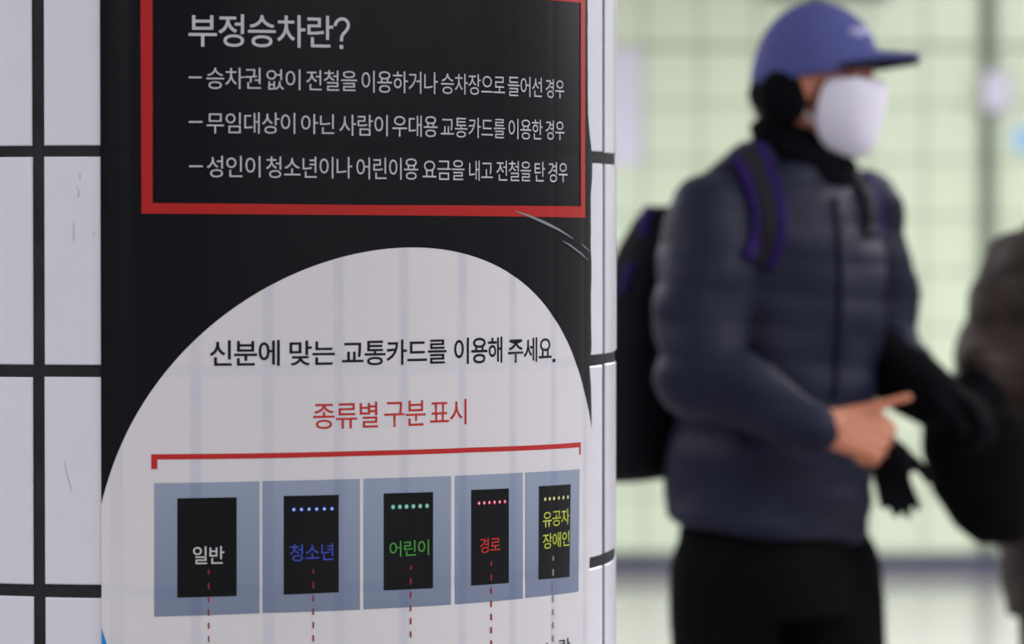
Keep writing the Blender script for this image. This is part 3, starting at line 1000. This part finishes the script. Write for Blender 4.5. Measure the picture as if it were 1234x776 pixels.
def puff(p):
    n1 = noise.noise(Vector((p.x * 9, p.y * 9, p.z * 16)))
    n2 = noise.noise(Vector((p.x * 3 + 5, p.y * 3, p.z * 5)))
    q = abs(math.sin((p.z + 0.25 * p.x * 0.4 + 0.02 * n2) * math.pi / 0.062))
    return 0.0045 * (q ** 0.5) + 0.012 * n1 + 0.010 * n2 - 0.003
JK = J.build('jacket', M_navy, man, voxel=0.007, smooth=6, disp=puff, label='navy padded jacket')
# trousers
T = Blob()
T.loft([(M(926, 630), 0.172, 0.125), (M(930, 690), 0.178, 0.135), (M(934, 740), 0.16, 0.125)], rt, fw)
for h, kn, an, rr in ((hipR + Vector((-0.008, 0, 0)), kneeR, ankR, 0.092), (hipL + Vector((0.012, 0, 0)), kneeL, ankL, 0.098)):
    T.chain([(h, rr + 0.004), (kn, rr - 0.012), (an + Vector((0, 0, 0.03)), 0.066)])
T.build('trousers', M_trouser, man, voxel=0.009, smooth=4, disp=lambda p: 0.006 * noise.noise(Vector((p.x * 8, p.y * 8, p.z * 7))), label='black trousers')
for an in (ankR, ankL):
    q = Blob(); g = Vector((an.x, an.y, 0))
    q.cap(g + Vector((0, 0, 0.055)), 0.046, g + fw * 0.06 + Vector((0, 0, 0.05)), 0.045)
    q.cap(g + fw * 0.06 + Vector((0, 0, 0.048)), 0.044, g + fw * 0.16 + Vector((0, 0, 0.038)), 0.036)
    q.loft([(g + fw * 0.06 + Vector((0, 0, 0.002)), 0.046, 0.14), (g + fw * 0.06 + Vector((0, 0, 0.022)), 0.046, 0.14)], rt, fw, e=2.4)
    q.build('shoe', M_shoe, man, voxel=0.006, smooth=2)
# the worn glove on his left hand and long cuff
G = Blob()
hand(G, l_wr, LD, LN, Vector((-0.3, -0.9, 0.3)), 1.08, curl=(0.5, 0.7, 0.5), fat=1.25)
G.chain([(M(1068, 440, 0.09), 0.056), (M(1100, 462, 0.02), 0.058), (M(1128, 482, -0.04), 0.050)])
G.build('worn_glove', M_blackcloth, man, voxel=0.005, smooth=2, label='black glove on the left hand')

def ribbon(name, bvh, path, w, m, parent, side_px=0.0, thick=0.004, lift=0.004, label=None, n=26):
    """band laid on a body surface along a path of (px, py) seen from the front of the band"""
    pts = []
    for k in range(n + 1):
        t = k / n * (len(path) - 1); i = min(int(t), len(path) - 2); fr = t - i
        p0 = path[max(i - 1, 0)]; p1 = path[i]; p2 = path[i + 1]; p3 = path[min(i + 2, len(path) - 1)]
        def cr(a, b_, c, d): return 0.5 * (2 * b_ + (c - a) * fr + (2 * a - 5 * b_ + 4 * c - d) * fr * fr + (3 * b_ - a - 3 * c + d) * fr ** 3)
        pts.append((cr(p0[0], p1[0], p2[0], p3[0]), cr(p0[1], p1[1], p2[1], p3[1])))
    rws = [[], [], [], []]
    last = None
    for k, (x, y) in enumerate(pts):
        a = pts[max(k - 1, 0)]; b_ = pts[min(k + 1, n)]
        tx, ty = b_[0] - a[0], b_[1] - a[1]; l = math.hypot(tx, ty) or 1
        nx, ny = -ty / l, tx / l
        for r_i, sft in enumerate((-0.5, -0.17, 0.17, 0.5)):
            X, Y = x + nx * (sft * w + side_px), y + ny * (sft * w + side_px)
            o_ = M(X, Y, -1.0); tgt = M(X, Y, 0.0)
            d_ = (tgt - o_).normalized()
            hit = bvh.ray_cast(o_, d_)
            if hit[0] is not None: last = hit[0] + hit[1] * lift if hit[1].dot(d_) < 0 else hit[0] - hit[1] * lift
            elif last is None: last = tgt
            rws[r_i].append(last.copy())
    return grid_shell(name, rws, m, parent, thick, label)
# ---------------------------------------------------------------- backpack
pack = thing('backpack', 'dark nylon backpack with purple trim on the back of the man in the cap', 'backpack', (M(800, 500).x, D1 + 0.14, M(800, 578).z))
PK = Blob()
pf = -fw
def PC(px, py, d): return M(px, py, d)
PK.loft([(PC(818, 248, 0.11), 0.075, 0.030), (PC(817, 260, 0.11), 0.090, 0.045), (PC(810, 295, 0.11), 0.115, 0.058), (PC(797, 355, 0.11), 0.138, 0.074), (PC(785, 440, 0.11), 0.145, 0.088),
         (PC(784, 520, 0.11), 0.145, 0.088), (PC(785, 560, 0.11), 0.140, 0.080), (PC(788, 576, 0.11), 0.115, 0.055)], rt, fw, e=3.2, n=40)
PK.build('pack_body', M_pack, pack, voxel=0.008, smooth=4, disp=lambda p: 0.005 * noise.noise(Vector((p.x * 9, p.y * 9, p.z * 7))))
PP = Blob()
PP.loft([(PC(776, 400, 0.16), 0.105, 0.05), (PC(768, 430, 0.165), 0.115, 0.07), (PC(767, 520, 0.165), 0.118, 0.072), (PC(772, 555, 0.16), 0.105, 0.05)], rt, fw, e=3.2)
PP.build('front_pocket', M_pack, pack, voxel=0.008, smooth=3)
def pack_strip(name, path, w, side=0.0, m=M_purple):
    return ribbon(name, PK.bvh, path, w, m, pack, side, 0.004, 0.003)
pack_strip('purple_trim', [(784, 250), (778, 268), (776, 285)], 12)
pack_strip('purple_trim', [(762, 318), (756, 335), (752, 352)], 11)
near = [(898, 186), (912, 212), (922, 246), (924, 282), (912, 318)]
ribbon('shoulder_strap', J.bvh, near, 22, M_strap, pack, 0, 0.006, 0.007, 'charcoal shoulder strap edged in purple')
ribbon('strap_edging', J.bvh, near, 11, M_purple, pack, -16, 0.006, 0.0075, 'purple edging')
ribbon('strap_edging', J.bvh, near, 11, M_purple, pack, 16, 0.006, 0.0075, 'purple edging')
far = [(1030, 212), (1041, 236), (1046, 262), (1044, 285)]
ribbon('shoulder_strap', J.bvh, far, 13, M_strap, pack, 0, 0.006, 0.007)
ribbon('strap_edging', J.bvh, far, 7, M_purple, pack, -9, 0.006, 0.0075, 'purple edging')
ribbon('zip', J.bvh, [(1006, 238), (1012, 300), (1012, 380), (1006, 480)], 7, M_zip, man, 0, 0.004, 0.003, 'closed zip')
# ---------------------------------------------------------------- glove held in the bare hand
gl = thing('glove', 'loose black glove dangling from the bare hand of the man in the cap', 'glove', M(1080, 620, -0.25))
GG = Blob()
hand(GG, M(1066, 536, -0.24), Vector((0.22, 0.0, -0.97)), Vector((0.2, -0.9, 0)), Vector((1, 0, 0.2)), 0.72, curl=(0.1, 0.15, 0.1), spread=0.12, fat=1.15,
     thumb=[Vector((0.03, 0, -0.02)), Vector((0.025, 0, -0.022)), Vector((0.012, 0, -0.02))])
GG.cap(M(1054, 526, -0.24), 0.022, M(1078, 556, -0.24), 0.032)
GG.build('knit_glove', M_blackcloth, gl, voxel=0.004, smooth=2)

# ---------------------------------------------------------------- person in brown at the right edge
D2 = D1 + 0.5
def Q(px, py, d=0.0): return M(px, py, d, D2)
man2 = thing('person', 'person in a brown padded coat cut off by the right edge of the picture', 'person', (Q(1300, 600).x, D2, 0))
y2 = math.radians(112)
f2 = Vector((math.cos(y2), -math.sin(y2), 0)).normalized()
r2 = f2.cross(UP).normalized()
B2 = Blob()
HO2 = Q(1322, 150)
L2 = head(B2, HO2, f2, UP, 0.97)
B2.chain([(L2(-0.03, 0, -0.06), 0.05), (Q(1322, 250), 0.054)])
B2.loft([(Q(1320, 262), 0.07, 0.05), (Q(1320, 290), 0.15, 0.075), (Q(1320, 340), 0.17, 0.1), (Q(1318, 460), 0.15, 0.1), (Q(1316, 600), 0.16, 0.11), (Q(1316, 700), 0.13, 0.1)], r2, f2)
ls2, le2, lw2 = Q(1232, 322, 0.05), Q(1196, 452, -0.02), Q(1182, 448, -0.27)
rs2, re2, rw2 = Q(1408, 322, -0.05), Q(1452, 470, -0.06), Q(1478, 615, -0.08)
for a, b_, c in ((ls2, le2, lw2), (rs2, re2, rw2)):
    B2.chain([(a, 0.05), (b_, 0.04), (c, 0.028)])
LD2, LN2 = Vector((-0.35, -0.75, -0.55)), Vector((0.1, 0.6, -0.8))
hand(B2, lw2, LD2, LN2, Vector((1, -0.2, 0)), 0.93, curl=(1.0, 1.4, 1.0), fat=0.8, tr=0.7)
hand(B2, rw2, Vector((0.0, 0.0, -1)), r2, f2, 0.95, curl=(0.4, 0.5, 0.4))
feet2 = []
for px_, d_ in ((1280, 0.03), (1366, -0.01)):
    kn, an = Q(px_, 900, d_), Q(px_ + 3, 1150, d_); an.z = 0.09
    B2.chain([(Q(px_ + 6, 690, d_ * 0.8), 0.08), (kn, 0.053), (an, 0.038)])
    B2.cap(an - UP * 0.05, 0.03, an + f2 * 0.13 - UP * 0.06, 0.024)
    feet2.append((kn, an, Q(px_ + 6, 690, d_ * 0.8)))
B2.build('body', M_skin, man2, voxel=0.005, smooth=3)
eyes(L2, 0.97, man2, M_iris, M_eye)
H2 = Blob(); ax2 = (f2, r2, UP)
H2.ell(L2(-0.024, 0, 0.036), (0.100, 0.086, 0.095), ax2); H2.ell(L2(-0.05, 0, -0.02), (0.066, 0.08, 0.07), ax2)
H2.build('hair', M_hair, man2, voxel=0.006, smooth=2)
C2 = Blob()
C2.loft([(Q(1320, 245), 0.075, 0.075), (Q(1320, 262), 0.11, 0.085), (Q(1320, 282), 0.165, 0.105), (Q(1318, 330), 0.195, 0.135), (Q(1314, 430), 0.20, 0.15), (Q(1320, 560), 0.19, 0.15),
         (Q(1330, 690), 0.185, 0.15), (Q(1332, 742), 0.175, 0.145)], r2, f2, n=40)
C2.chain([(ls2, 0.074), (ls2 * 0.5 + le2 * 0.5, 0.082), (le2, 0.074), (lw2, 0.046)])
C2.chain([(rs2, 0.068), (re2, 0.062), (rw2, 0.045)])
C2.cap(Q(1290, 275), 0.06, ls2, 0.066); C2.cap(Q(1350, 275), 0.06, rs2, 0.064)
def puff2(p):
    n1 = noise.noise(Vector((p.x * 8, p.y * 8, p.z * 14)))
    q = abs(math.sin((p.z + 0.02 * n1) * math.pi / 0.085))
    return 0.010 * (q ** 0.6) + 0.010 * n1 - 0.005
C2.build('coat', M_brown, man2, voxel=0.008, smooth=5, disp=puff2, label='brown padded coat')
G2 = Blob()
hand(G2, lw2, LD2, LN2, Vector((1, -0.2, 0)), 0.95, curl=(1.0, 1.4, 1.0), fat=1.15)
G2.cap(lw2 - LD2.normalized() * 0.02, 0.040, lw2 + LD2.normalized() * 0.02, 0.030)
G2.build('worn_glove', M_blackcloth, man2, voxel=0.005, smooth=2, label='black glove')
T2 = Blob()
for kn, an, hp in feet2:
    T2.chain([(hp, 0.09), (kn, 0.07), (an + UP * 0.03, 0.055)])
T2.build('trousers', M_trouser, man2, voxel=0.009, smooth=3)
for kn, an, hp in feet2:
    q = Blob(); g = Vector((an.x, an.y, 0))
    q.cap(g + UP * 0.055, 0.043, g + f2 * 0.06 + UP * 0.05, 0.043)
    q.cap(g + f2 * 0.06 + UP * 0.046, 0.042, g + f2 * 0.15 + UP * 0.036, 0.034)
    q.loft([(g + f2 * 0.055 + UP * 0.002, 0.043, 0.13), (g + f2 * 0.055 + UP * 0.022, 0.043, 0.13)], r2, f2, e=2.4)
    q.build('shoe', M_shoe, man2, voxel=0.006, smooth=2)
# soft black bag hanging at the brown coat
bag = thing('shoulder_bag', 'soft black bag held by its handle in front of the brown coat at the right edge', 'bag', Q(1190, 655, -0.3))
BG = Blob()
xb, yb = Vector((0.96, -0.28, 0)), Vector((0.28, 0.96, 0))
BD = -0.37
BG.loft([(Q(1164, 482, BD), 0.045, 0.03), (Q(1172, 500, BD), 0.085, 0.05), (Q(1180, 545, BD), 0.102, 0.06), (Q(1188, 592, BD), 0.092, 0.065), (Q(1198, 632, BD), 0.066, 0.055),
         (Q(1206, 654, BD), 0.035, 0.03)], xb, yb, e=2.1)
BG.build('bag_body', M_bag, bag, voxel=0.008, smooth=5, disp=lambda p: 0.008 * noise.noise(Vector((p.x * 10, p.y * 10, p.z * 9))))
hc = lw2 + LD2.normalized() * 0.085 + LN2.normalized() * 0.022      # the handle runs through the closed fingers
sp = [Q(1150, 500, BD), hc + Vector((-0.055, 0, -0.015)), hc, hc + Vector((0.055, 0, -0.015)), Q(1192, 500, BD)]
st = Blob(); st.chain([(q_, 0.008) for q_ in sp]); st.build('handle', M_bag, bag, voxel=0.004, smooth=1)
